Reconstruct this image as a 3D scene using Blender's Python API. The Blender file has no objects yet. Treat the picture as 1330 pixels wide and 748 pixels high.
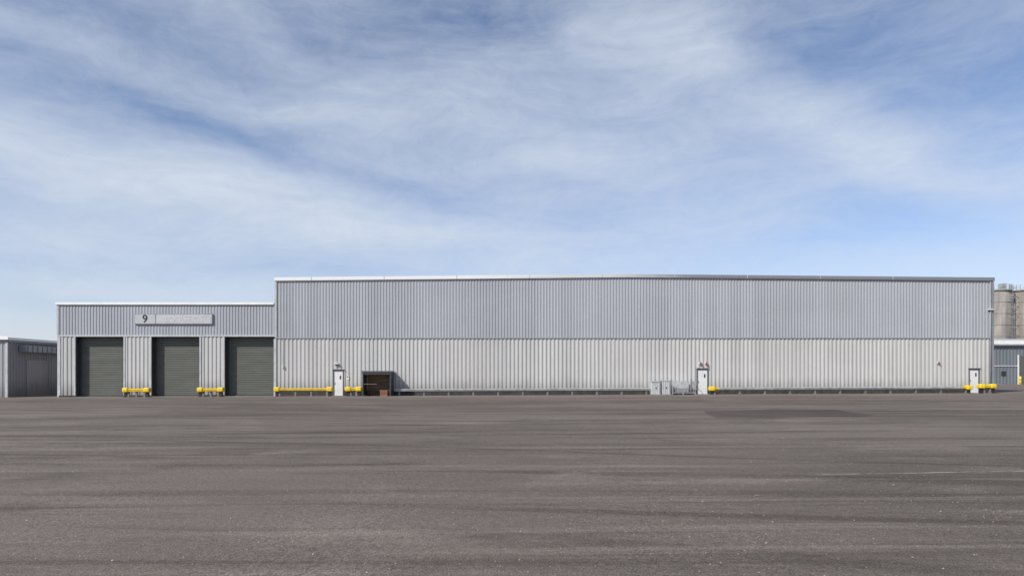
import bpy, math, random
from mathutils import Vector, Matrix
random.seed(4)
scene = bpy.context.scene
F = 879.0; D0 = 56.0; EYE = 1.6; HOR = 487.0
# camera projection helpers: image pixel coordinates -> metres for a plane at depth y
def X(u, y=0.0): return (u-665.0)*(D0+y)/F
def Z(v, y=0.0): return EYE+(HOR-v)*(D0+y)/F
def gz(x):
    x = max(-60, min(60, x)); return 0.0045*x-0.05

# ------------------------------------------------------------ node helpers
class NT:
    def __init__(s, tree): s.t = tree; s.n = tree.nodes; s.l = tree.links
    def new(s, typ, **kw):
        nd = s.n.new(typ)
        for k, v in kw.items(): setattr(nd, k, v)
        return nd
    def put(s, sock, v):
        if isinstance(v, bpy.types.NodeSocket): s.l.new(v, sock)
        elif v is not None: sock.default_value = v
    def math(s, op, a, b=None, clamp=False):
        nd = s.new('ShaderNodeMath', operation=op); nd.use_clamp = clamp
        s.put(nd.inputs[0], a)
        if b is not None: s.put(nd.inputs[1], b)
        return nd.outputs[0]
    def mix(s, f, a, b, blend='MIX'):
        nd = s.new('ShaderNodeMix', data_type='RGBA', blend_type=blend)
        s.put(nd.inputs['Factor'], f)
        A = [i for i in nd.inputs if i.name == 'A' and i.type == 'RGBA'][0]
        B = [i for i in nd.inputs if i.name == 'B' and i.type == 'RGBA'][0]
        s.put(A, a); s.put(B, b)
        return [o for o in nd.outputs if o.type == 'RGBA'][0]
    def rng(s, v, a, b, c=0.0, d=1.0, smooth=True):
        nd = s.new('ShaderNodeMapRange'); nd.interpolation_type = 'SMOOTHSTEP' if smooth else 'LINEAR'
        s.put(nd.inputs[0], v)
        for i, q in enumerate((a, b, c, d)): nd.inputs[i+1].default_value = q
        return nd.outputs[0]
    def map(s, vec, scale=(1,1,1), loc=(0,0,0), rot=(0,0,0), typ='POINT'):
        nd = s.new('ShaderNodeMapping', vector_type=typ)
        s.put(nd.inputs[0], vec); nd.inputs[1].default_value = loc
        nd.inputs[2].default_value = rot; nd.inputs[3].default_value = scale
        return nd.outputs[0]
    def noise(s, vec, scale=1.0, detail=4, rough=0.55, dist=0.0, col=False):
        nd = s.new('ShaderNodeTexNoise')
        s.put(nd.inputs['Vector'], vec); nd.inputs['Scale'].default_value = scale
        nd.inputs['Detail'].default_value = detail; nd.inputs['Roughness'].default_value = rough
        nd.inputs['Distortion'].default_value = dist
        return nd.outputs['Color' if col else 'Fac']

def c4(c): return (c[0], c[1], c[2], 1.0)
def base_mat(name, rough=0.6, metal=0.0, spec=0.5):
    m = bpy.data.materials.new(name); m.use_nodes = True
    nt = NT(m.node_tree); b = m.node_tree.nodes['Principled BSDF']
    b.inputs['Roughness'].default_value = rough; b.inputs['Metallic'].default_value = metal
    b.inputs['Specular IOR Level'].default_value = spec
    co = nt.new('ShaderNodeTexCoord').outputs['Object']
    return m, nt, b, co
def mat(name, col, rough=0.6, metal=0.0, scale=3.0, amt=0.18, bump=0.0, stretch=(1,1,1), dirt=None):
    m, nt, b, co = base_mat(name, rough, metal)
    f = nt.noise(nt.map(co, stretch), scale, 5, 0.62)
    lo = [c*(1-amt) for c in col]; hi = [min(1, c*(1+amt)) for c in col]
    c = nt.mix(nt.rng(f, 0.3, 0.7), c4(lo), c4(hi))
    if dirt:
        g = nt.noise(nt.map(co, (1.3, 1.3, 1.0)), 1.7, 6, 0.7)
        c = nt.mix(nt.rng(g, 0.52, 0.75, 0, 0.7), c, c4(dirt))
    nt.put(b.inputs['Base Color'], c)
    if bump:
        bn = nt.new('ShaderNodeBump'); bn.inputs['Strength'].default_value = bump
        bn.inputs['Distance'].default_value = 0.02
        nt.put(bn.inputs['Height'], nt.noise(co, scale*6, 4)); nt.put(b.inputs['Normal'], bn.outputs[0])
    return m
def cladding(name, col, axis=0, sheet=1.0, streak=0.10, base_dirt=None, rough=0.5, var=0.07):
    m, nt, b, co = base_mat(name, rough, 0.0, 0.4)
    sep = nt.new('ShaderNodeSeparateXYZ'); nt.put(sep.inputs[0], co)
    ax = sep.outputs[axis]
    wn = nt.new('ShaderNodeTexWhiteNoise', noise_dimensions='1D')
    nt.put(wn.inputs['W'], nt.math('FLOOR', nt.math('DIVIDE', ax, sheet)))
    c = nt.mix(wn.outputs['Value'], c4([q*(1-var) for q in col]), c4([q*(1+var) for q in col]))
    st = nt.noise(nt.map(co, (4.0, 4.0, 0.22)), 1.0, 5, 0.65)
    c = nt.mix(nt.rng(st, 0.45, 0.75, 0, streak*4), c, c4([q*0.72 for q in col]))
    lg = nt.noise(nt.map(co, (0.12, 0.12, 0.3)), 1.0, 3, 0.5)
    c = nt.mix(nt.rng(lg, 0.35, 0.7, 0, 0.35), c, c4([q*1.14 for q in col]))
    if base_dirt:
        z = sep.outputs[2]
        n2 = nt.math('ADD', z, nt.math('MULTIPLY', nt.noise(nt.map(co, (2.5, 2.5, 0.6)), 1.0, 5), -1.6))
        c = nt.mix(nt.rng(n2, -0.9, 0.7, 0.75, 0.0), c, c4(base_dirt))
    nt.put(b.inputs['Base Color'], c)
    return m

M = {}
M['clad_up'] = cladding('upper_cladding_paint', (0.395, 0.41, 0.44), streak=0.10)
M['clad_low'] = cladding('lower_cladding_paint', (0.52, 0.515, 0.50), base_dirt=(0.26, 0.25, 0.23), streak=0.11)
M['clad_side'] = cladding('side_cladding_paint', (0.40, 0.41, 0.44), axis=1)
M['clad_old'] = cladding('old_cladding_paint', (0.24, 0.23, 0.235), axis=1, base_dirt=(0.12, 0.11, 0.105))  # darker copy of the front paint; shade painted into the side wall
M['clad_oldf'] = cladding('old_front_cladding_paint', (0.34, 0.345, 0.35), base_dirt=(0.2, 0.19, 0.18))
M['clad_blue'] = cladding('blue_grey_cladding_paint', (0.165, 0.185, 0.205))
M['trim_white'] = mat('white_flashing_paint', (0.82, 0.82, 0.80), 0.5, scale=1.5, amt=0.06)
M['trim_grey'] = mat('grey_flashing_paint', (0.25, 0.26, 0.28), 0.5, scale=1.5, amt=0.12)
M['trim_lt'] = mat('light_flashing_paint', (0.48, 0.49, 0.50), 0.5, scale=1.5, amt=0.12)
M['trim_dark'] = mat('dark_trim_paint', (0.05, 0.052, 0.055), 0.55, scale=2, amt=0.2)
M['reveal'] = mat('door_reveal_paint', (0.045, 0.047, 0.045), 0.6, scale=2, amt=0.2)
M['shutter'] = mat('roller_shutter_paint', (0.115, 0.120, 0.104), 0.5, scale=1.2, amt=0.12, stretch=(0.5, 1, 2.5))
M['roof'] = mat('roof_sheet', (0.42, 0.42, 0.42), 0.6, scale=0.6, amt=0.1)
M['concrete'] = mat('concrete', (0.30, 0.29, 0.27), 0.9, scale=2.5, amt=0.2, bump=0.3)
M['plinth'] = mat('plinth_concrete', (0.055, 0.053, 0.05), 0.9, scale=2.5, amt=0.3, bump=0.3)  # plinth concrete, darkened to carry the shadow under the crash rail
M['silo'] = mat('silo_concrete', (0.285, 0.262, 0.235), 0.9, scale=0.9, amt=0.28, stretch=(1, 1, 0.12), dirt=(0.18, 0.165, 0.15))
M['galv'] = mat('galvanised_steel', (0.42, 0.43, 0.44), 0.5, 0.25, scale=5, amt=0.2, dirt=(0.27, 0.26, 0.25))
M['rail'] = mat('weathered_barrier_rail', (0.44, 0.445, 0.45), 0.55, 0.1, scale=3, amt=0.2, dirt=(0.26, 0.25, 0.24))
M['post'] = mat('barrier_post_steel', (0.20, 0.20, 0.20), 0.6, 0.2, scale=5, amt=0.25)
M['yellow'] = mat('yellow_paint', (0.82, 0.56, 0.02), 0.5, scale=4, amt=0.12, dirt=(0.40, 0.27, 0.03))
M['door_white'] = mat('white_door_paint', (0.74, 0.75, 0.74), 0.45, scale=2, amt=0.05)
M['frame'] = mat('door_frame_paint', (0.10, 0.11, 0.12), 0.5, scale=3, amt=0.15)
M['black'] = mat('black_rubber', (0.02, 0.02, 0.02), 0.6, scale=3, amt=0.2)
M['red'] = mat('red_plastic', (0.36, 0.05, 0.035), 0.4, scale=5, amt=0.1)
M['whitep'] = mat('white_plastic', (0.72, 0.72, 0.70), 0.4, scale=5, amt=0.06)
M['timber'] = mat('weathered_timber', (0.20, 0.14, 0.09), 0.8, scale=3, amt=0.35, stretch=(0.4, 1, 4), bump=0.2)
M['orange'] = mat('orange_plastic', (0.32, 0.12, 0.05), 0.5, scale=4, amt=0.15)
M['cab'] = mat('cabinet_paint', (0.55, 0.56, 0.56), 0.5, scale=3, amt=0.12, dirt=(0.38, 0.37, 0.35))
M['sign'] = mat('sign_panel', (0.50, 0.505, 0.51), 0.45, scale=2.5, amt=0.07)
M['sign_ghost'] = mat('sign_faded_letter', (0.57, 0.575, 0.58), 0.45, scale=6, amt=0.10)
M['signframe'] = mat('sign_frame', (0.22, 0.23, 0.24), 0.5, scale=2.5, amt=0.1)
M['glass'] = mat('dark_glass', (0.03, 0.035, 0.04), 0.12, scale=2, amt=0.1)
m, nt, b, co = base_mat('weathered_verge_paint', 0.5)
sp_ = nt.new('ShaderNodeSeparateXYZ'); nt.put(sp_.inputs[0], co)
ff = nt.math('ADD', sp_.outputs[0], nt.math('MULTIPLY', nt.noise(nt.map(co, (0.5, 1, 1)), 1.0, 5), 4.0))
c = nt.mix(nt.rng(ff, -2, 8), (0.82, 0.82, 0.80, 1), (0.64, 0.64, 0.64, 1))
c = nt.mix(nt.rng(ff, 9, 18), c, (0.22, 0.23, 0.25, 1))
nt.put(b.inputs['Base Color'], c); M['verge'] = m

# ------------------------------------------------------------ mesh helpers
def empty(name, loc=(0,0,0)):
    e = bpy.data.objects.new(name, None); e.location = loc
    scene.collection.objects.link(e); e.empty_display_size = 0.5
    return e
def mesh(name, verts, faces, m, parent=None, smooth=False, bevel=0, mats=None, fm=None):
    me = bpy.data.meshes.new(name); me.from_pydata(verts, [], faces); me.update()
    o = bpy.data.objects.new(name, me); scene.collection.objects.link(o)
    for q in (mats or [m]): me.materials.append(q)
    if fm:
        for p, i in zip(me.polygons, fm): p.material_index = i
    if smooth:
        for p in me.polygons: p.use_smooth = True
    if bevel:
        b = o.modifiers.new('bevel', 'BEVEL'); b.width = bevel; b.segments = 2; b.limit_method = 'ANGLE'
    if parent:
        o.parent = parent; o.matrix_parent_inverse = Matrix.Translation(-Vector(parent.location))
    return o
def boxes(name, bl, m, parent=None, bevel=0):
    V, Fc = [], []
    for (x0, x1, y0, y1, z0, z1) in bl:
        k = len(V)
        V += [(x0,y0,z0),(x1,y0,z0),(x1,y1,z0),(x0,y1,z0),(x0,y0,z1),(x1,y0,z1),(x1,y1,z1),(x0,y1,z1)]
        Fc += [tuple(k+i for i in f) for f in ((0,3,2,1),(4,5,6,7),(0,1,5,4),(1,2,6,5),(2,3,7,6),(3,0,4,7))]
    return mesh(name, V, Fc, m, parent, bevel=bevel)
def box(name, x0, x1, y0, y1, z0, z1, m, parent=None, bevel=0):
    return boxes(name, [(x0,x1,y0,y1,z0,z1)], m, parent, bevel)
def corr(name, a0, a1, off, z0, z1, m, parent, period=0.333, depth=0.05, axis='x', sgn=-1, crest=0.35):
    """trapezoidal sheet, runs along axis; crests stick out by depth in direction sgn of the other axis"""
    fz1 = z1 if callable(z1) else (lambda a: z1)
    k0 = math.floor(a0/period)
    pts = []
    k = k0
    while k*period < a1+period:
        s = k*period
        slope = period*0.11
        w = period*crest
        for t, d in ((0, 0), (slope, 1), (slope+w, 1), (2*slope+w, 0)):
            pts.append((s+t, d*depth))
        k += 1
    out = []
    for i, p in enumerate(pts):
        if a0 < p[0] < a1: out.append(p)
    def interp(a):
        for p, q in zip(pts, pts[1:]):
            if p[0] <= a <= q[0]:
                t = (a-p[0])/max(1e-9, q[0]-p[0]); return p[1]+(q[1]-p[1])*t
        return 0
    out = [(a0, interp(a0))]+out+[(a1, interp(a1))]
    V, Fc = [], []
    for a, d in out:
        o = off+sgn*d
        if axis == 'x': V += [(a, o, z0), (a, o, fz1(a))]
        else: V += [(o, a, z0), (o, a, fz1(a))]
    for i in range(len(out)-1):
        Fc.append((2*i, 2*i+2, 2*i+3, 2*i+1))
    return mesh(name, V, Fc, m, parent)
def slats(name, x0, x1, y, z0, z1, m, parent, pitch=0.12, depth=0.018):
    V, Fc = [], []; z = z0; n = 0; rows = []
    while z < z1-1e-4:
        h = min(pitch, z1-z)
        for t, d in ((0, 0), (0.12, 1), (0.5, 1.25), (0.88, 1)):
            rows.append((z+h*t, d*depth))
        z += h
    rows.append((z1, 0))
    for zz, d in rows: V += [(x0, y-d, zz), (x1, y-d, zz)]
    for i in range(len(rows)-1): Fc.append((2*i, 2*i+1, 2*i+3, 2*i+2))
    return mesh(name, V, Fc, m, parent)
def cyl(name, p0, p1, r, m, parent=None, n=16, r1=None):
    p0, p1 = Vector(p0), Vector(p1); d = (p1-p0).normalized()
    a = d.orthogonal().normalized(); b = d.cross(a); r1 = r if r1 is None else r1
    V = []
    for i in range(n):
        t = 2*math.pi*i/n; w = a*math.cos(t)+b*math.sin(t)
        V += [tuple(p0+w*r), tuple(p1+w*r1)]
    Fc = [(2*i, 2*((i+1) % n), 2*((i+1) % n)+1, 2*i+1) for i in range(n)]
    Fc += [tuple(2*i for i in range(n))[::-1], tuple(2*i+1 for i in range(n))]
    o = mesh(name, V, Fc, m, parent)
    for p in o.data.polygons[:n]: p.use_smooth = True
    return o

# ============================================================ WAREHOUSE
wh = empty('warehouse_building', (X(823), 10, 0))
HX0, HX1 = X(358), X(1289)
zmid = Z(439.5)
xr = X(815); z_eL = Z(363); z_r = Z(358.5); z_eR = Z(363)
def gable(x):
    return z_eL+(z_r-z_eL)*(x-HX0)/(xr-HX0) if x < xr else z_r+(z_eR-z_r)*(x-xr)/(HX1-xr)
DEP = 48.0
doors = [(432.5, 446.5, 480), (904.5, 919.5, 478.5), (1257.5, 1271.5, 478.5)]
corr('upper_wall_cladding', HX0, HX1, 0, zmid+0.06, gable, M['clad_up'], wh, period=0.25, depth=0.036, crest=0.32)
segs = []; cur = HX0
for a, b, t in doors:
    segs.append((cur, X(a), None)); segs.append((X(a), X(b), Z(t))); cur = X(b)
segs.append((cur, HX1, None))
for a, b, t in segs:
    corr('lower_wall_cladding', a, b, 0, (t if t else -0.5), zmid, M['clad_low'], wh, period=0.333, depth=0.055, crest=0.36)
boxes('mid_wall_flashing', [(HX0, HX1, -0.085, 0.0, zmid-0.03, zmid+0.07)], M['trim_grey'], wh, 0.01)
pl = []; cur = HX0
for a, b, t in doors:
    pl.append((cur, X(a)-0.02)); cur = X(b)+0.02
pl.append((cur, HX1))
boxes('plinth', [(a, b, -0.075, 0.0, -0.5, gz((a+b)/2)+0.44) for a, b in pl], M['plinth'], wh)  # real plinth, made taller and dark to paint the under-rail shadow band
def verge(name, xa, xb, m, h=0.28, y0=-0.16, y1=0.3, up=0.15):
    V = []
    for x in (xa, xb):
        z = gable(min(max(x, HX0), HX1))
        V += [(x, y0, z-h+up), (x, y1, z-h+up), (x, y1, z+up), (x, y0, z+up)]
    return mesh(name, V, [(0,3,2,1),(4,5,6,7),(0,4,7,3),(1,2,6,5),(3,7,6,2),(0,1,5,4)], m, wh, bevel=0.015)
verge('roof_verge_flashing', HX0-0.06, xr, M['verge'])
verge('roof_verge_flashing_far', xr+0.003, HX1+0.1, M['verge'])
boxes('verge_joint_caps', [(x-0.03, x+0.03, -0.168, -0.15, gable(x)-0.11, gable(x)+0.142) for x in [HX0+3+6.0*i for i in range(9)]], M['trim_lt'], wh)
V = []
for y in (0.25, DEP):
    V += [(HX0, y, z_eL+0.05), (xr, y, z_r+0.05), (HX1, y, z_eR+0.05)]
mesh('main_roof', V, [(0,1,4,3),(1,2,5,4)], M['roof'], wh)
corr('end_wall_cladding', 0.0, DEP, HX1, -0.5, z_eR, M['clad_side'], wh, axis='y', sgn=1)
corr('end_wall_cladding_wing_side', 0.0, DEP, HX0+0.05, -0.5, z_eL, M['clad_side'], wh, axis='y', sgn=-1)
box('back_wall', HX0, HX1, DEP, DEP+0.1, -0.5, z_eL-0.05, M['clad_side'], wh)
box('corner_flashing', HX0-0.05, HX0+0.11, -0.09, 0.0, zmid+0.075, z_eL-0.13, M['trim_lt'], wh)
box('corner_flashing_low', X(356), X(359.2), -0.10, 0.0, -0.5, zmid-0.035, M['trim_lt'], wh)
box('corner_flashing_end', HX1-0.13, HX1+0.07, -0.09, 0.1, -0.5, z_eR-0.17, M['trim_grey'], wh)
cyl('downpipe', (HX1-0.25, -0.14, 0), (HX1-0.25, -0.14, z_eR-0.2), 0.055, M['trim_grey'], wh)
for a, b, t in doors:
    xa, xb, zt = X(a), X(b), Z(t); g = gz(xa)+0.02
    boxes('door_frame', [(xa, xa+0.07, -0.09, 0.16, -0.5, zt), (xb-0.07, xb, -0.09, 0.16, -0.5, zt), (xa+0.07, xb-0.07, -0.09, 0.16, zt-0.09, zt)], M['frame'], wh, 0.006)
    box('personnel_door', xa+0.07, xb-0.07, -0.02, 0.04, g, zt-0.09, M['door_white'], wh, 0.005)
    box('door_vision_panel', xb-0.33, xb-0.22, -0.034, -0.019, g+1.35, g+1.65, M['glass'], wh)
    box('door_handle', xa+0.12, xa+0.17, -0.07, -0.02, g+0.95, g+1.12, M['galv'], wh, 0.005)
    box('door_step', xa-0.05, xb+0.05, -0.42, 0.04, -0.5, g, M['concrete'], wh, 0.01)
    box('door_drip_hood', xa-0.06, xb+0.06, -0.16, -0.05, zt+0.01, zt+0.04, M['trim_grey'], wh)
# ---- dock wing
WX0, WX1 = X(75), HX0-0.06
zw = Z(395); zw2 = Z(396.5); zl = Z(437)
def wtop(x): return zw+(zw2-zw)*(x-WX0)/(WX1-WX0)
corr('wing_upper_cladding', WX0, WX1, 0, zl+0.1, wtop, M['clad_up'], wh, period=0.25, depth=0.036, crest=0.32)
op = [(98.5, 161.0), (197.0, 259.5), (292.0, 355.5)]
piers = [(77, 98.5), (161, 197), (259.5, 292.0)]
R = 0.62
for a, b in piers:
    xa, xb = X(a), X(b)
    corr('pier_cladding', xa+0.1, xb-0.1, 0, -0.5, zl-0.02, M['clad_low'], wh, period=0.333, depth=0.055, crest=0.36)
    boxes('pier_corner_flashing', [(xa, xa+0.13, -0.075, 0.03, -0.5, zl-0.02), (xb-0.13, xb, -0.075, 0.03, -0.5, zl-0.02)], M['trim_lt'], wh)
    box('pier_core', xa+0.004, xb-0.004, 0.035, R+0.4, -0.5, zl+0.02, M['reveal'], wh)
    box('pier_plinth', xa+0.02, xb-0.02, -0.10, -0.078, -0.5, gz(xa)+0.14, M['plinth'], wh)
box('wing_end_core', X(355.5), X(358)-0.01, 0.035, R+0.4, -0.5, zl+0.02, M['reveal'], wh)
box('wing_lintel_core', WX0+0.1, WX1, 0.04, R+0.4, zl+0.03, zl+1.0, M['reveal'], wh)
box('wing_lintel_flashing', WX0, WX1, -0.08, 0.035, zl-0.015, zl+0.11, M['trim_lt'], wh, 0.01)
for a, b in op:
    xa, xb = X(a), X(b); g = gz((xa+xb)/2)
    slats('roller_shutter', xa, xb, R, g+0.10, zl+0.02, M['shutter'], wh, pitch=0.15, depth=0.025)
    box('shutter_bottom_bar', xa+0.05, xb-0.05, R-0.05, R+0.02, g-0.03, g+0.11, M['trim_dark'], wh)
    boxes('shutter_guide', [(xa+0.001, xa+0.10, R-0.10, R-0.03, -0.4, zl), (xb-0.10, xb-0.001, R-0.10, R-0.03, -0.4, zl)], M['trim_dark'], wh)
    box('door_threshold', xa, xb, -0.05, R+0.1, -0.6, g+0.012, M['concrete'], wh)
box('wing_roof_verge', WX0-0.12, WX1-0.05, -0.15, 0.3, zw-0.06, zw+0.13, M['trim_white'], wh, 0.012)
box('wing_roof', WX0, WX1, 0.3, 30, zw-0.1, zw+0.02, M['roof'], wh)
corr('wing_end_wall', 0.0, 30, WX0, -0.5, zw-0.1, M['clad_side'], wh, axis='y', sgn=-1)
box('wing_corner_flashing', WX0-0.04, WX0+0.12, -0.08, 0.02, zl+0.11, zw-0.07, M['trim_lt'], wh)
box('wing_corner_flashing_low', WX0+0.0, WX0+0.12, -0.06, 0.02, -0.5, zl-0.02, M['trim_lt'], wh)

# ---- fixtures
def wall_light(u, v):
    x, z = X(u), Z(v); e = empty('wall_light', (x, -0.1, z))
    box('housing', x-0.19, x+0.19, -0.26, -0.06, z+0.0, z+0.09, M['whitep'], e, 0.02)
    box('lens', x-0.15, x+0.15, -0.24, -0.08, z-0.05, z-0.001, M['glass'], e, 0.01)
    box('bracket', x-0.03, x+0.03, -0.06, -0.0, z-0.1, z+0.1, M['trim_grey'], e)
def siren(u, v, m='red', k=1.0):
    x, z = X(u), Z(v); e = empty('alarm_siren', (x, -0.1, z))
    cyl('backplate', (x, -0.12, z), (x, -0.0, z), 0.14*k, M['whitep'], e, 20)
    cyl('sounder', (x, -0.24, z), (x, -0.121, z), 0.08*k, M[m], e, 20, 0.11*k)
    cyl('beacon', (x, -0.16, z+0.15*k), (x, -0.16, z+0.20*k), 0.04*k, M[m], e, 14, 0.03*k)
wall_light(437.5, 473); siren(909.5, 472.5); siren(917, 472.5); siren(1218, 471.5, k=0.75)
wall_light(1285, 403)
ms = empty('junction_box', (X(368), -0.1, Z(476)))
box('box_body', X(367), X(369), -0.18, -0.05, Z(478), Z(474.5), M['cab'], ms, 0.01)
cyl('conduit', (X(368), -0.10, Z(474.5)), (X(368), -0.10, zmid-0.05), 0.014, M['galv'], ms, 8)
ms = empty('safety_notice', (X(452), -0.1, Z(490)))
box('plate', X(450), X(453.5), -0.075, -0.062, Z(493), Z(488), M['whitep'], ms)
box('notice_text_band', X(450.5), X(453), -0.08, -0.0755, Z(490), Z(488.6), M['red'], ms)

# ---- sign
sg = empty('building_sign', (X(226), -0.1, Z(414.5)))
xa, xb, xm, z0, z1 = X(176), X(277), X(203.5), Z(421.3), Z(407.8)
box('number_panel', xa+0.05, xm-0.03, -0.17, -0.10, z0+0.05, z1-0.05, M['sign'], sg, 0.008)
box('name_panel', xm+0.03, xb-0.05, -0.17, -0.10, z0+0.05, z1-0.05, M['sign'], sg, 0.008)
boxes('frame', [(xa, xb, -0.15, -0.04, z1-0.045, z1), (xa, xb, -0.15, -0.04, z0, z0+0.045), (xa, xa+0.045, -0.15, -0.04, z0+0.046, z1-0.046), (xb-0.045, xb, -0.15, -0.04, z0+0.046, z1-0.046), (xm-0.028, xm+0.028, -0.15, -0.04, z0+0.046, z1-0.046)], M['signframe'], sg)
def text(name, s, x, y, z, size, m, parent, off=0.0):
    cu = bpy.data.curves.new(name, 'FONT'); cu.body = s; cu.size = size; cu.extrude = 0.006; cu.offset = off
    cu.align_x = 'CENTER'; cu.align_y = 'CENTER'
    o = bpy.data.objects.new(name, cu); scene.collection.objects.link(o)
    o.rotation_euler = (math.pi/2, 0, 0); o.location = (x, y, z); bpy.context.view_layer.update()
    me = bpy.data.meshes.new_from_object(o); ob = bpy.data.objects.new(name, me)
    me.transform(o.matrix_world); scene.collection.objects.link(ob); bpy.data.objects.remove(o)
    me.materials.clear(); me.materials.append(m); ob.parent = parent
    ob.matrix_parent_inverse = Matrix.Translation(-Vector(parent.location))
text('numeral_nine', '9', X(189.8), -0.177, Z(414.6), 0.90, M['black'], sg, 0.014)
text('faded_lettering', 'LOGISTICS', X(240), -0.174, Z(414.6), 0.66, M['sign_ghost'], sg, 0.01)

# ============================================================ CRASH BARRIERS
def barrier(u0, u1, y=-1.0, yl=True, yel_end=0.75, all_yellow=False, h=0.56, curl=True, posts=2.0, k_=1.0):
    WP = [(d, z*k_) for d, z in [(0.0, -0.155), (-0.02, -0.145), (-0.08, -0.10), (-0.08, -0.055), (-0.01, -0.02), (-0.01, 0.02), (-0.08, 0.055), (-0.08, 0.10), (-0.02, 0.145), (0.0, 0.155)]]
    x0, x1 = X(u0, y), X(u1, y)
    e = empty('crash_barrier', ((x0+x1)/2, y, gz((x0+x1)/2)))
    path = []
    r = 0.28
    if curl:
        for i in range(7):
            t = math.pi/2*i/6; path.append((x0+r-r*math.cos(t), y+r-r*math.sin(t), -math.cos(t), -math.sin(t)))
    else: path.append((x0, y, 0, -1))
    xs = x0+r; xe = x1-r
    marks = [xs+1e-3]
    marks += [x0+yel_end, x0+yel_end+0.002, x1-yel_end-0.002, x1-yel_end] if x1-x0 > 2*yel_end+0.3 else []
    n = int((x1-x0)/2)
    marks += [xs+(xe-xs)*i/max(1, n) for i in range(1, n)]
    for x in sorted(marks): path.append((x, y, 0, -1))
    if curl:
        for i in range(7):
            t = math.pi/2*(1-i/6); path.append((x1-r+r*math.cos(t), y+r-r*math.sin(t), math.cos(t), -math.sin(t)))
    else: path.append((x1, y, 0, -1))
    V, Fc, fm = [], [], []
    for (px, py, nx, ny) in path:
        for d, z in WP:
            V.append((px+nx*(-d), py+ny*(-d), gz(px)+h+z))
    k = len(WP)
    for i in range(len(path)-1):
        mx = (path[i][0]+path[i+1][0])/2
        ye = all_yellow or (yl and (mx < x0+yel_end or mx > x1-yel_end))
        for j in range(k-1):
            Fc.append((i*k+j, (i+1)*k+j, (i+1)*k+j+1, i*k+j+1)); fm.append(1 if ye else 0)
    o = mesh('w_beam_rail', V, Fc, None, e, mats=[M['rail'], M['yellow']], fm=fm)
    so = o.modifiers.new('thick', 'SOLIDIFY'); so.thickness = 0.012
    np_ = max(2, int(round((xe-xs)/posts))+1); bl = []
    for i in range(np_):
        x = xs+0.12+(xe-xs-0.24)*i/(np_-1); g = gz(x)
        bl += [(x-0.07, x+0.07, y+0.03, y+0.045, g-0.2, g+h+0.06), (x-0.07, x+0.07, y+0.145, y+0.16, g-0.2, g+h+0.06), (x-0.008, x+0.008, y+0.045, y+0.145, g-0.2, g+h+0.06),
               (x-0.12, x+0.12, y-0.02, y+0.22, g-0.01, g+0.015)]
    boxes('steel_posts', bl, M['post'], e)
    if curl and (yl or all_yellow):
        for k2, (xc, sx) in enumerate(((x0, -1), (x1, 1))):
            xa_, xb_ = (xc-0.06, xc+0.42) if sx < 0 else (xc-0.42, xc+0.06)
            g = gz(xc)
            box('end_buffer', xa_, xb_, y-0.14, y+0.30, g+h-0.17, g+h+0.20, M['yellow'], e, 0.09)
            box('end_buffer_foot', xa_+0.12, xb_-0.12, y+0.0, y+0.2, g-0.1, g+h-0.17, M['black'], e)
barrier(160, 193.5, all_yellow=True, posts=0.9, k_=0.8)
barrier(257, 289.5, all_yellow=True, posts=0.9, k_=0.8)
barrier(356.5, 431, all_yellow=True, posts=1.5, k_=0.62)
barrier(449, 469, all_yellow=True, posts=0.9, k_=0.8)
barrier(512, 846, y=-0.8, yl=False, curl=False, h=0.46, k_=0.60)
barrier(922, 1261.5, y=-0.8, h=0.46, k_=0.60)
barrier(1272.5, 1293, all_yellow=True, posts=0.9, k_=0.8)

# ============================================================ SHELTER
sy = -1.5
sh = empty('smoking_shelter', (X(489), sy/2, gz(X(489))))
xa, xb = X(470.5, sy), X(507.5, sy); g = gz(xa); zt = Z(481.5, sy)
box('roof_slab', xa-0.05, xb+0.05, sy-0.08, -0.075, zt-0.12, zt, M['frame'], sh, 0.01)
boxes('fascia', [(xa, xb, sy-0.03, sy+0.03, zt-0.30, zt-0.123)], M['trim_dark'], sh)
boxes('corner_posts', [(xa, xa+0.09, sy, sy+0.09, g-0.1, zt-0.125), (xb-0.09, xb, sy, sy+0.09, g-0.1, zt-0.125),
      (xa, xa+0.09, -0.2, -0.11, g-0.1, zt-0.125), (xb-0.09, xb, -0.2, -0.11, g-0.1, zt-0.125)], M['trim_dark'], sh, 0.005)
boxes('side_panel', [(xb-0.06, xb-0.03, sy+0.10, -0.21, g+0.08, zt-0.13), (xa+0.03, xa+0.06, sy+0.10, -0.21, g+0.08, zt-0.13)], M['trim_dark'], sh)
boxes('timber_back_boards', [(xa+0.1, xb-0.1, -0.15, -0.12, g+0.05+i*0.2, g+0.235+i*0.2) for i in range(9)], M['timber'], sh)
boxes('bench_seat', [(xa+0.12, xb-0.12, -0.55+i*0.12, -0.45+i*0.12, g+0.44, g+0.48) for i in range(3)], M['timber'], sh)
boxes('bench_legs', [(x-0.03, x+0.03, -0.54, -0.22, g, g+0.438) for x in (xa+0.3, (xa+xb)/2, xb-0.3)], M['trim_dark'], sh)
boxes('front_low_rail', [(xa+0.1, xa+1.15, sy+0.03, sy+0.06, g+0.95, g+1.0)], M['timber'], sh)
boxes('crate', [(xa+1.35, xa+1.95, -1.1, -0.7, g, g+0.45)], M['orange'], sh, 0.02)
boxes('crate_slots', [(xa+1.42, xa+1.88, -1.108, -1.1, g+0.12+i*0.12, g+0.16+i*0.12) for i in range(3)], M['trim_dark'], sh)

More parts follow.
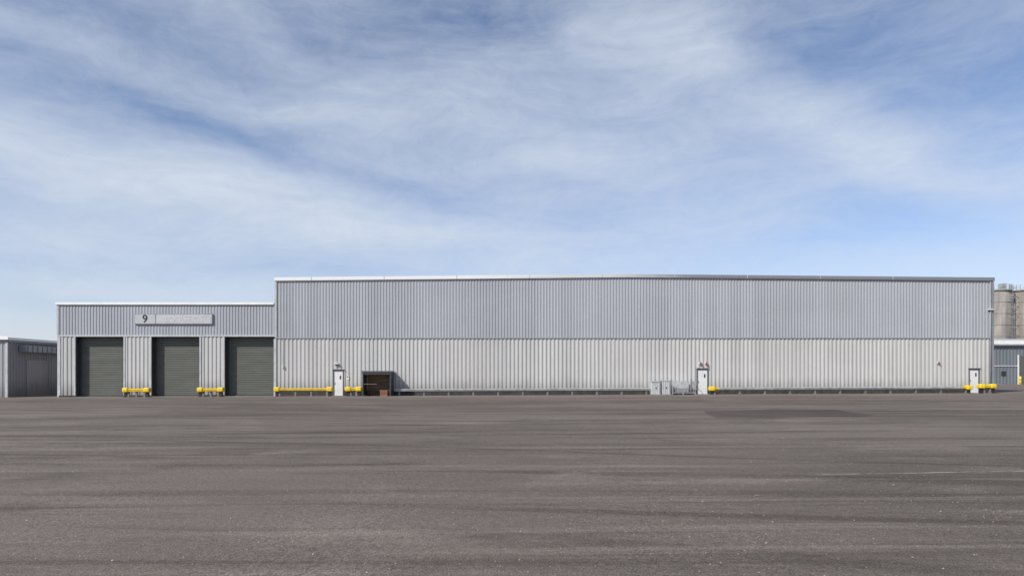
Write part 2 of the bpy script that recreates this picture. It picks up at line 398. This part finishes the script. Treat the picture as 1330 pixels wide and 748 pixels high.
# ============================================================ UTILITY CABINET + GUARD
uy = -1.1
def cabinet(u0, u1, v, n):
    uc = empty('utility_cabinet', (X((u0+u1)/2), uy, gz(X(859))))
    xa, xb = X(u0, uy), X(u1, uy); g = gz(xa); zt = Z(v, uy)
    box('base_pad', xa-0.04, xb+0.04, uy-0.1, -0.2, g-0.3, g+0.06, M['concrete'], uc, 0.01)
    box('cabinet_body', xa, xb, uy, -0.35, g+0.06, zt-0.05, M['cab'], uc, 0.01)
    box('cabinet_lid', xa-0.03, xb+0.03, uy-0.05, -0.30, zt-0.047, zt, M['cab'], uc, 0.01)
    w = (xb-xa)/n
    boxes('door_ribs', [(xa+w*(i+0.35), xa+w*(i+0.6), uy-0.02, uy-0.001, g+0.12, zt-0.1) for i in range(n)], M['galv'], uc)
    box('hinge_post', xb+0.035, xb+0.09, uy, uy+0.08, g-0.1, zt+0.06, M['post'], uc)
    box('handle', (xa+xb)/2-0.02, (xa+xb)/2+0.02, uy-0.06, uy-0.021, g+0.5, g+0.65, M['black'], uc)
cabinet(846.5, 857.5, 495, 4); cabinet(860, 870.5, 494, 4)
gr = empty('guard_railing', (X(887), uy, gz(X(887))))
xa, xb = X(873, uy), X(903, uy); zt = Z(495, uy); g = gz(xa)
bl = [(xa, xb, uy-0.02, uy+0.02, zt-0.05, zt), (xa, xb, uy-0.02, uy+0.02, g+0.12, g+0.17)]
n = 15
for i in range(n+1):
    x = xa+(xb-xa-0.04)*i/n; w = 0.06 if i in (0, 7, n) else 0.03
    bl.append((x, x+w, uy-0.021, uy+0.021, g-0.1 if w > 0.04 else g+0.171, zt-0.051 if w < 0.04 else zt+0.02))
bl += [(xb-0.04, xb, uy+0.021, -0.08, zt-0.04, zt), (xb-0.04, xb, uy+0.021, -0.08, g+0.12, g+0.16)]
boxes('railing_bars', bl, M['galv'], gr)
mb = empty('meter_box', (X(884), -0.3, g))
box('housing', X(876), X(892), -0.6, -0.07, g+0.2, g+1.05, M['cab'], mb, 0.02)
cyl('feed_pipe', (X(880), -0.3, g-0.1), (X(880), -0.3, g+0.21), 0.05, M['post'], mb)
cyl('supply_pipe', (X(896), -0.13, g-0.1), (X(896), -0.13, g+1.3), 0.035, M['galv'], mb)

# ============================================================ LEFT LOW BUILDING
lb = empty('low_industrial_building', (-60, 10, 0))
lx = X(9.5); lz = Z(441)
corr('front_cladding', lx-45, lx, 0.0, -0.6, lz-0.05, M['clad_oldf'], lb, period=0.333, depth=0.05)
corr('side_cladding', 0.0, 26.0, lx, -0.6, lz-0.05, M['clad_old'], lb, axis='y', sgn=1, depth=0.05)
box('roof_edge_front', lx-45, lx+0.28, -0.3, -0.06, lz-0.02, lz+0.2, M['trim_white'], lb, 0.01)
box('roof_edge_side', lx+0.06, lx+0.28, -0.058, 26.2, lz-0.02, lz+0.2, M['trim_white'], lb, 0.01)
box('roof_edge_shadow_gutter', lx+0.06, lx+0.18, 0.0, 26, lz-0.2, lz-0.022, M['trim_grey'], lb)
mesh('roof', [(lx-45, -0.05, lz+0.1), (lx+0.06, -0.05, lz+0.1), (lx+0.06, 26, lz+0.1), (lx-45, 26, lz+0.1), (lx-22, -0.05, lz+2.0), (lx-22, 26, lz+2.0)],
     [(0, 4, 5, 3), (4, 1, 2, 5), (0, 1, 4), (3, 5, 2)], M['trim_white'], lb)
box('corner_flashing', lx-0.12, lx+0.07, -0.075, 0.0, -0.6, lz-0.2, M['trim_lt'], lb)
box('canopy', lx+0.06, lx+0.75, 1.2, 9.0, lz-0.98, lz-0.42, M['trim_grey'], lb, 0.02)
boxes('canopy_ribs', [(lx+0.75, lx+0.77, 1.3+i*0.6, 1.36+i*0.6, lz-0.96, lz-0.44) for i in range(12)], M['trim_dark'], lb)
box('side_door_frame', lx+0.03, lx+0.10, 2.1, 4.6, -0.5, 2.9, M['clad_old'], lb)

# ============================================================ RIGHT LOW BUILDING
ry = 45.0
rb = empty('distant_industrial_unit', (X(1340, ry), ry+8, 0))
xa, xb = X(1225, ry), X(1480, ry); g = -0.3; zt = Z(449, ry)
corr('wall_cladding', xa, xb, ry, g, zt, M['clad_blue'], rb, period=0.5, depth=0.08)
box('wall_band', xa, xb, ry-0.14, ry-0.0, Z(475, ry)-0.1, Z(475, ry)+0.05, M['trim_lt'], rb)
box('roof_fascia', xa-0.2, xb+0.2, ry-0.4, ry+0.1, zt, Z(442, ry), M['trim_white'], rb, 0.02)
box('gutter', xa-0.2, xb+0.2, ry-0.55, ry-0.41, zt+0.1, zt+0.28, M['trim_lt'], rb)
mesh('roof', [(xa, ry, Z(443, ry)), (xb, ry, Z(443, ry)), (xb, ry+16, Z(443, ry)+1.2), (xa, ry+16, Z(443, ry)+1.2)], [(0,1,2,3)], M['roof'], rb)
corr('side_wall', ry, ry+16, xa+0.3, g, zt, M['clad_blue'], rb, axis='y', sgn=-1)
boxes('windows', [(X(u, ry), X(u+6, ry), ry-0.12, ry-0.085, Z(488, ry), Z(482, ry)) for u in (1300, 1345)], M['glass'], rb)
box('loading_door', X(1322.5, ry), X(1337, ry), ry-0.16, ry-0.085, 0.05, Z(462, ry), M['shutter'], rb)
boxes('loading_door_frame', [(X(1321, ry), X(1322.4, ry), ry-0.2, ry-0.085, 0.0, Z(461, ry)), (X(1337.1, ry), X(1338.5, ry), ry-0.2, ry-0.085, 0.0, Z(461, ry))], M['trim_white'], rb)
for u in (1325, 1341):
    by = ry-2; x = X(u, by); e = empty('bollard', (x, by, 0.1))
    cyl('post', (x, by, 0), (x, by, 1.35), 0.16, M['yellow'], e, 16); cyl('cap', (x, by, 1.35), (x, by, 1.42), 0.16, M['yellow'], e, 16, 0.06)
    cyl('black_band', (x, by, 0.9), (x, by, 1.0), 0.164, M['black'], e, 16)
# ============================================================ SILOS
def silo(cx, cy, r, h):
    e = empty('concrete_silo', (cx, cy, 0))
    n = 40; cyl('silo_shell', (cx, cy, -0.5), (cx, cy, h), r, M['silo'], e, n)
    for k in range(1, 8):
        z = h*k/8; cyl('pour_ring', (cx, cy, z), (cx, cy, z+0.10), r+0.05, M['silo'], e, n)
    cyl('top_slab', (cx, cy, h), (cx, cy, h+0.35), r+0.22, M['concrete'], e, n)
    bl = []
    for i in range(20):
        t = 2*math.pi*i/20; x, y = cx+math.cos(t)*(r+0.1), cy+math.sin(t)*(r+0.1)
        bl.append((x-0.04, x+0.04, y-0.04, y+0.04, h+0.35, h+1.45))
    boxes('handrail_posts', bl, M['galv'], e)
    for z in (0.9, 1.42):
        V, Fc = [], []
        for i in range(n):
            t = 2*math.pi*i/n
            for rr in (r+0.07, r+0.14):
                for dz in (0, 0.06): V.append((cx+math.cos(t)*rr, cy+math.sin(t)*rr, h+z+dz))
        for i in range(n):
            a, b = 4*i, 4*((i+1) % n)
            Fc += [(a, b, b+1, a+1), (a+2, a+3, b+3, b+2), (a+1, b+1, b+3, a+3), (a, a+2, b+2, b)]
        mesh('handrail', V, Fc, M['galv'], e)
    box('top_filter_unit', cx-0.6, cx+0.5, cy-r+0.4, cy-r+1.6, h+0.36, h+1.7, M['galv'], e, 0.05)
    return e
cy = 100.0
for u in (1296.5, 1330.5, 1365):
    silo(X(u, cy), cy, 13.6*(D0+cy)/F, Z(379, cy))
la = empty('access_ladder_tower', (X(1313.5, cy-2.0), cy-2.0, 0))
x = X(1313.6, cy-2.0); bl = []; H = Z(371, cy)
for dx in (-0.35, 0.35):
    bl.append((x+dx-0.05, x+dx+0.05, cy-2.05, cy-1.95, 0, H))
z = 0.5
while z < H: bl.append((x-0.30, x+0.30, cy-2.03, cy-1.97, z, z+0.05)); z += 0.6
for k in range(int(H/2.2)):
    zz = 1.5+k*2.2
    bl += [(x-0.5, x+0.5, cy-2.75, cy-2.70, zz, zz+0.07), (x-0.5, x-0.45, cy-2.7, cy-2.06, zz, zz+0.07), (x+0.45, x+0.5, cy-2.7, cy-2.06, zz, zz+0.07)]
boxes('ladder_frame', bl, M['galv'], la)

# ============================================================ GROUND
def ground_mat(name, dark=1.0):
    m, nt, b, co = base_mat(name, 0.9, 0.0, 0.2)
    A = (0.122*dark, 0.101*dark, 0.085*dark); B = (0.174*dark, 0.147*dark, 0.126*dark)
    n1 = nt.noise(nt.map(co, (0.05, 0.11, 1)), 1.0, 6, 0.62, 0.4)
    c = nt.mix(nt.rng(n1, 0.36, 0.64), c4(A), c4(B))
    sep = nt.new('ShaderNodeSeparateXYZ'); nt.put(sep.inputs[0], co)
    dn = nt.math('ADD', sep.outputs[1], nt.math('MULTIPLY', nt.noise(nt.map(co, (0.25, 0.6, 1)), 1.0, 5, 0.65), 6.0))
    c = nt.mix(nt.rng(dn, -4.5, 0.5, 0.0, 0.45), c, c4([B[0]*1.45, B[1]*1.45, B[2]*1.45]))
    n2 = nt.noise(nt.map(co, (0.055, 0.8, 1), rot=(0, 0, 0.05)), 1.0, 7, 0.66, 0.6)
    c = nt.mix(nt.rng(n2, 0.50, 0.64, 0, 0.68), c, c4([q*0.58 for q in A]))
    n3 = nt.noise(nt.map(co, (0.08, 1.4, 1), loc=(31, 7, 0), rot=(0, 0, -0.07)), 1.0, 7, 0.66, 0.5)
    c = nt.mix(nt.rng(n3, 0.51, 0.66, 0, 0.55), c, c4([q*1.38 for q in B]))
    for (cx, cyy, frq, thr) in ((-45, -260, 0.30, 0.93), (60, 190, 0.24, 0.94)):
        dv = nt.new('ShaderNodeVectorMath', operation='DISTANCE'); nt.put(dv.inputs[0], co); dv.inputs[1].default_value = (cx, cyy, 0)
        ph = nt.math('ADD', nt.math('MULTIPLY', dv.outputs['Value'], frq*2*math.pi), nt.math('MULTIPLY', nt.noise(nt.map(co, (0.025, 0.05, 1)), 1.0, 1), 16.0))
        ring = nt.rng(nt.math('SINE', ph), thr, 0.99)
        br = nt.rng(nt.noise(nt.map(co, (0.05, 0.3, 1), loc=(cx, 0, 0)), 1.0, 5, 0.7), 0.45, 0.60)
        c = nt.mix(nt.math('MULTIPLY', nt.math('MULTIPLY', ring, br), 0.5), c, c4([q*0.5 for q in A]))
    n4 = nt.noise(nt.map(co, (0.35, 0.5, 1), loc=(3, 9, 0)), 1.0, 7, 0.68)
    c = nt.mix(nt.rng(n4, 0.53, 0.70, 0, 0.5), c, c4([q*0.64 for q in A]))
    n5 = nt.noise(nt.map(co, (0.17, 0.3, 1), loc=(13, 29, 0)), 1.0, 7, 0.70)
    c = nt.mix(nt.rng(n5, 0.53, 0.72, 0, 0.55), c, c4([B[0]*1.5, B[1]*1.5, B[2]*1.5]))
    g1 = nt.noise(co, 60.0, 2, 0.7); g2 = nt.noise(co, 14.0, 4, 0.8)
    c = nt.mix(1.0, c, nt.mix(nt.rng(g1, 0.32, 0.68), (0.55, 0.55, 0.55, 1), (1.46, 1.45, 1.43, 1)), 'MULTIPLY')
    c = nt.mix(1.0, c, nt.mix(nt.rng(g2, 0.32, 0.68), (0.82, 0.82, 0.82, 1), (1.18, 1.18, 1.18, 1)), 'MULTIPLY')
    v = nt.new('ShaderNodeTexVoronoi'); nt.put(v.inputs['Vector'], co); v.inputs['Scale'].default_value = 9.0
    sp = nt.math('MULTIPLY', nt.rng(v.outputs['Distance'], 0.04, 0.09, 1, 0), nt.rng(nt.noise(co, 0.9, 3, 0.7), 0.52, 0.66))
    c = nt.mix(nt.math('MULTIPLY', sp, 0.6), c, (0.46, 0.43, 0.39, 1))
    nt.put(b.inputs['Base Color'], c)
    bn = nt.new('ShaderNodeBump'); bn.inputs['Strength'].default_value = 0.5; bn.inputs['Distance'].default_value = 0.008
    nt.put(bn.inputs['Height'], nt.math('ADD', g1, g2)); nt.put(b.inputs['Normal'], bn.outputs[0])
    return m
xs = [-3000, -600, -60, -30, 0, 30, 60, 600, 3000]; ys = [-400, -60, -30, 0, 60, 600, 4000]
V = [(x, y, gz(x)) for y in ys for x in xs]; k = len(xs)
Fc = [(j*k+i, j*k+i+1, (j+1)*k+i+1, (j+1)*k+i) for j in range(len(ys)-1) for i in range(k-1)]
mesh('ground', V, Fc, ground_mat('yard_asphalt'))
def gp(u, v):
    d = F*(EYE+0.03)/(v-HOR)
    for _ in range(3):
        x = (u-665)*d/F; d = F*(EYE-gz(x))/(v-HOR)
    return ((u-665)*d/F, d-D0)
pm = ground_mat('patch_asphalt', 0.68)
pts = [gp(*p) for p in ((930, 542.5), (1000, 543), (1060, 541), (1120, 541.5), (1135, 539), (1105, 535.5), (1085, 531.5), (1010, 531), (960, 533), (915, 533.5), (918, 537.5))]
mesh('asphalt_patch', [(x, y, gz(x)+0.004) for x, y in pts], [tuple(range(len(pts)))], pm)
m, nt, b, co = base_mat('worn_line_paint', 0.8)
f = nt.noise(nt.map(co, (1.0, 6.0, 1)), 2.2, 8, 0.85)
tr = nt.new('ShaderNodeBsdfTransparent'); mx = nt.new('ShaderNodeMixShader')
b.inputs['Base Color'].default_value = (0.52, 0.50, 0.46, 1)
nt.put(mx.inputs[0], nt.rng(f, 0.44, 0.60, 0, 0.85)); nt.l.new(tr.outputs[0], mx.inputs[1]); nt.l.new(b.outputs[0], mx.inputs[2])
nt.l.new(mx.outputs[0], m.node_tree.nodes['Material Output'].inputs[0])
a = gp(1060, 616.5); c = gp(1400, 610.5)
mesh('painted_line', [(a[0], a[1]-0.04, gz(a[0])+0.005), (c[0], c[1]-0.04, gz(c[0])+0.005), (c[0], c[1]+0.04, gz(c[0])+0.005), (a[0], a[1]+0.04, gz(a[0])+0.005)], [(0,1,2,3)], m)
V, Fc = [], []
gm = mat('loose_stone', (0.34, 0.31, 0.28), 0.9, scale=8, amt=0.35)
for i in range(2600):
    y = -D0+4+abs(random.gauss(0, 1))*13; x = random.uniform(-1, 1)*(y+D0)*0.82
    if y > -1.5: continue
    s = random.uniform(0.004, 0.010)*(1.6 if random.random() < 0.05 else 1); g = gz(x); k = len(V)
    R3 = Matrix.Rotation(random.uniform(0, 6), 3, 'Z')
    for p in ((1,0,0.1),(0,1,0.2),(-1,0,0),(0,-1,0.15),(0.1,0,0.8),(0,0,-0.4)):
        q = R3 @ Vector((p[0]*s*random.uniform(0.7,1.3), p[1]*s, p[2]*s)); V.append((x+q.x, y+q.y, g+q.z+s*0.2))
    Fc += [(k,k+1,k+4),(k+1,k+2,k+4),(k+2,k+3,k+4),(k+3,k,k+4),(k+1,k,k+5),(k+2,k+1,k+5),(k+3,k+2,k+5),(k,k+3,k+5)]
mesh('loose_gravel', V, Fc, gm)

# ============================================================ LIGHT + SKY
A, E = math.radians(49), math.radians(39)
s = Vector((-math.sin(A)*math.cos(E), -math.cos(A)*math.cos(E), math.sin(E)))
L = bpy.data.lights.new('sun', 'SUN'); L.energy = 4.1; L.angle = math.radians(0.53); L.color = (1.0, 0.95, 0.87)
lo = bpy.data.objects.new('sun', L); scene.collection.objects.link(lo)
lo.rotation_euler = s.to_track_quat('Z', 'Y').to_euler(); lo.location = (-40, -40, 40)
w = bpy.data.worlds.new('World'); scene.world = w; w.use_nodes = True
nt = NT(w.node_tree); bg = w.node_tree.nodes['Background']
sky = nt.new('ShaderNodeTexSky'); sky.sky_type = 'NISHITA'; sky.sun_disc = False
sky.sun_elevation = E; sky.sun_rotation = math.pi+A; sky.air_density = 1.0; sky.dust_density = 0.4; sky.ozone_density = 1.4
co = nt.new('ShaderNodeTexCoord').outputs['Generated']
sep = nt.new('ShaderNodeSeparateXYZ'); nt.put(sep.inputs[0], co)
az = nt.math('ARCTAN2', sep.outputs[0], sep.outputs[1]); el = nt.math('ARCSINE', sep.outputs[2])
cb = nt.new('ShaderNodeCombineXYZ'); nt.put(cb.inputs[0], az); nt.put(cb.inputs[1], el)
ae = cb.outputs[0]
wn = nt.noise(nt.map(ae, (3.0, 6.0, 1)), 1.0, 3, 0.55, col=True)
sub = nt.new('ShaderNodeVectorMath', operation='SUBTRACT'); nt.put(sub.inputs[0], wn); sub.inputs[1].default_value = (0.5, 0.5, 0.5)
sc = nt.new('ShaderNodeVectorMath', operation='MULTIPLY'); nt.put(sc.inputs[0], sub.outputs[0]); sc.inputs[1].default_value = (0.20, 0.10, 0)
ad = nt.new('ShaderNodeVectorMath', operation='ADD'); nt.put(ad.inputs[0], ae); nt.put(ad.inputs[1], sc.outputs[0])
aw = ad.outputs[0]
def blob(u, v, ru, rv, rot, amp):
    a = math.atan((u-665)/F); e = math.atan((HOR-v)*math.cos(a)/F)
    q = nt.map(aw, (ru/F, rv/F, 1), (a, e, 0), (0, 0, math.radians(rot)), 'TEXTURE')
    ln = nt.new('ShaderNodeVectorMath', operation='LENGTH'); nt.put(ln.inputs[0], q)
    return nt.rng(ln.outputs['Value'], 0.0, 1.0, amp, 0.0)
B = [  # u, v, ru, rv, rotation(deg, ccw), amp
 (100, 215, 420, 90, -8, 0.46), (400, 285, 420, 75, -6, 0.44), (150, 75, 420, 40, -6, 0.30), (60, 310, 300, 60, 0, 0.22),
 (560, 150, 330, 110, 12, 0.34), (760, 210, 260, 100, 0, 0.36), (840, 40, 220, 120, -40, 0.36),
 (1050, 140, 330, 65, -32, 0.40), (1150, 200, 300, 50, -12, 0.28), (720, 320, 480, 60, 0, 0.26),
 (1010, 250, 200, 55, 5, 0.24), (330, 25, 220, 35, -28, 0.24), (250, 375, 330, 22, 2, 0.20),
 (600, 10, 200, 60, 0, -0.22), (230, 140, 330, 30, -8, -0.20), (430, 222, 280, 24, -12, -0.18),
 (1260, 60, 250, 110, -20, -0.16), (1200, 290, 260, 50, 0, -0.20), (60, 10, 240, 50, -8, -0.18), (40, 400, 240, 22, 0, -0.12)]
dens = None
for q in B:
    o = blob(*q); dens = o if dens is None else nt.math('ADD', dens, o)
st1 = nt.noise(nt.map(aw, (3.2, 13, 1), rot=(0, 0, math.radians(14))), 1.0, 8, 0.60, 0.45)
st2 = nt.noise(nt.map(aw, (5.5, 30, 1), loc=(4, 3, 0), rot=(0, 0, math.radians(22))), 1.0, 7, 0.66, 0.3)
rip = nt.noise(nt.map(aw, (38, 60, 1), rot=(0, 0, -0.5)), 1.0, 3, 0.6, 0.3)
det = nt.math('ADD', nt.math('MULTIPLY', nt.math('SUBTRACT', st1, 0.5), 0.85), nt.math('MULTIPLY', nt.math('SUBTRACT', st2, 0.5), 0.48))
det = nt.math('ADD', det, nt.math('MULTIPLY', nt.math('SUBTRACT', rip, 0.5), 0.24))
cov = nt.math('ADD', nt.math('ADD', dens, 0.28), det, clamp=True)
haze = nt.rng(el, 0.0, 0.24, 0.42, 0.0)
cov = nt.math('ADD', cov, haze, clamp=True)
cov = nt.math('MULTIPLY', cov, 0.86)
cov = nt.math('MULTIPLY', cov, nt.rng(sep.outputs[2], -0.02, 0.02))
tint = nt.mix(nt.rng(el, 0.0, 0.45), (1.0, 1.0, 1.20, 1), (1.20, 1.12, 1.17, 1))
skyc = nt.mix(1.0, sky.outputs[0], tint, 'MULTIPLY')
c = nt.mix(cov, skyc, (6.1, 6.7, 7.6, 1))
nt.put(bg.inputs[0], c); bg.inputs[1].default_value = 0.112

# ============================================================ CAMERA
cam = bpy.data.cameras.new('camera'); co_ = bpy.data.objects.new('camera', cam); scene.collection.objects.link(co_)
cam.sensor_width = 36; cam.lens = F/1330*36; cam.shift_y = (HOR-374)/1330
co_.location = (0, -D0, EYE); co_.rotation_euler = (math.pi/2, 0, 0); cam.clip_end = 8000
scene.camera = co_
scene.view_settings.view_transform = 'Standard'; scene.view_settings.look = 'None'; scene.view_settings.exposure = 0
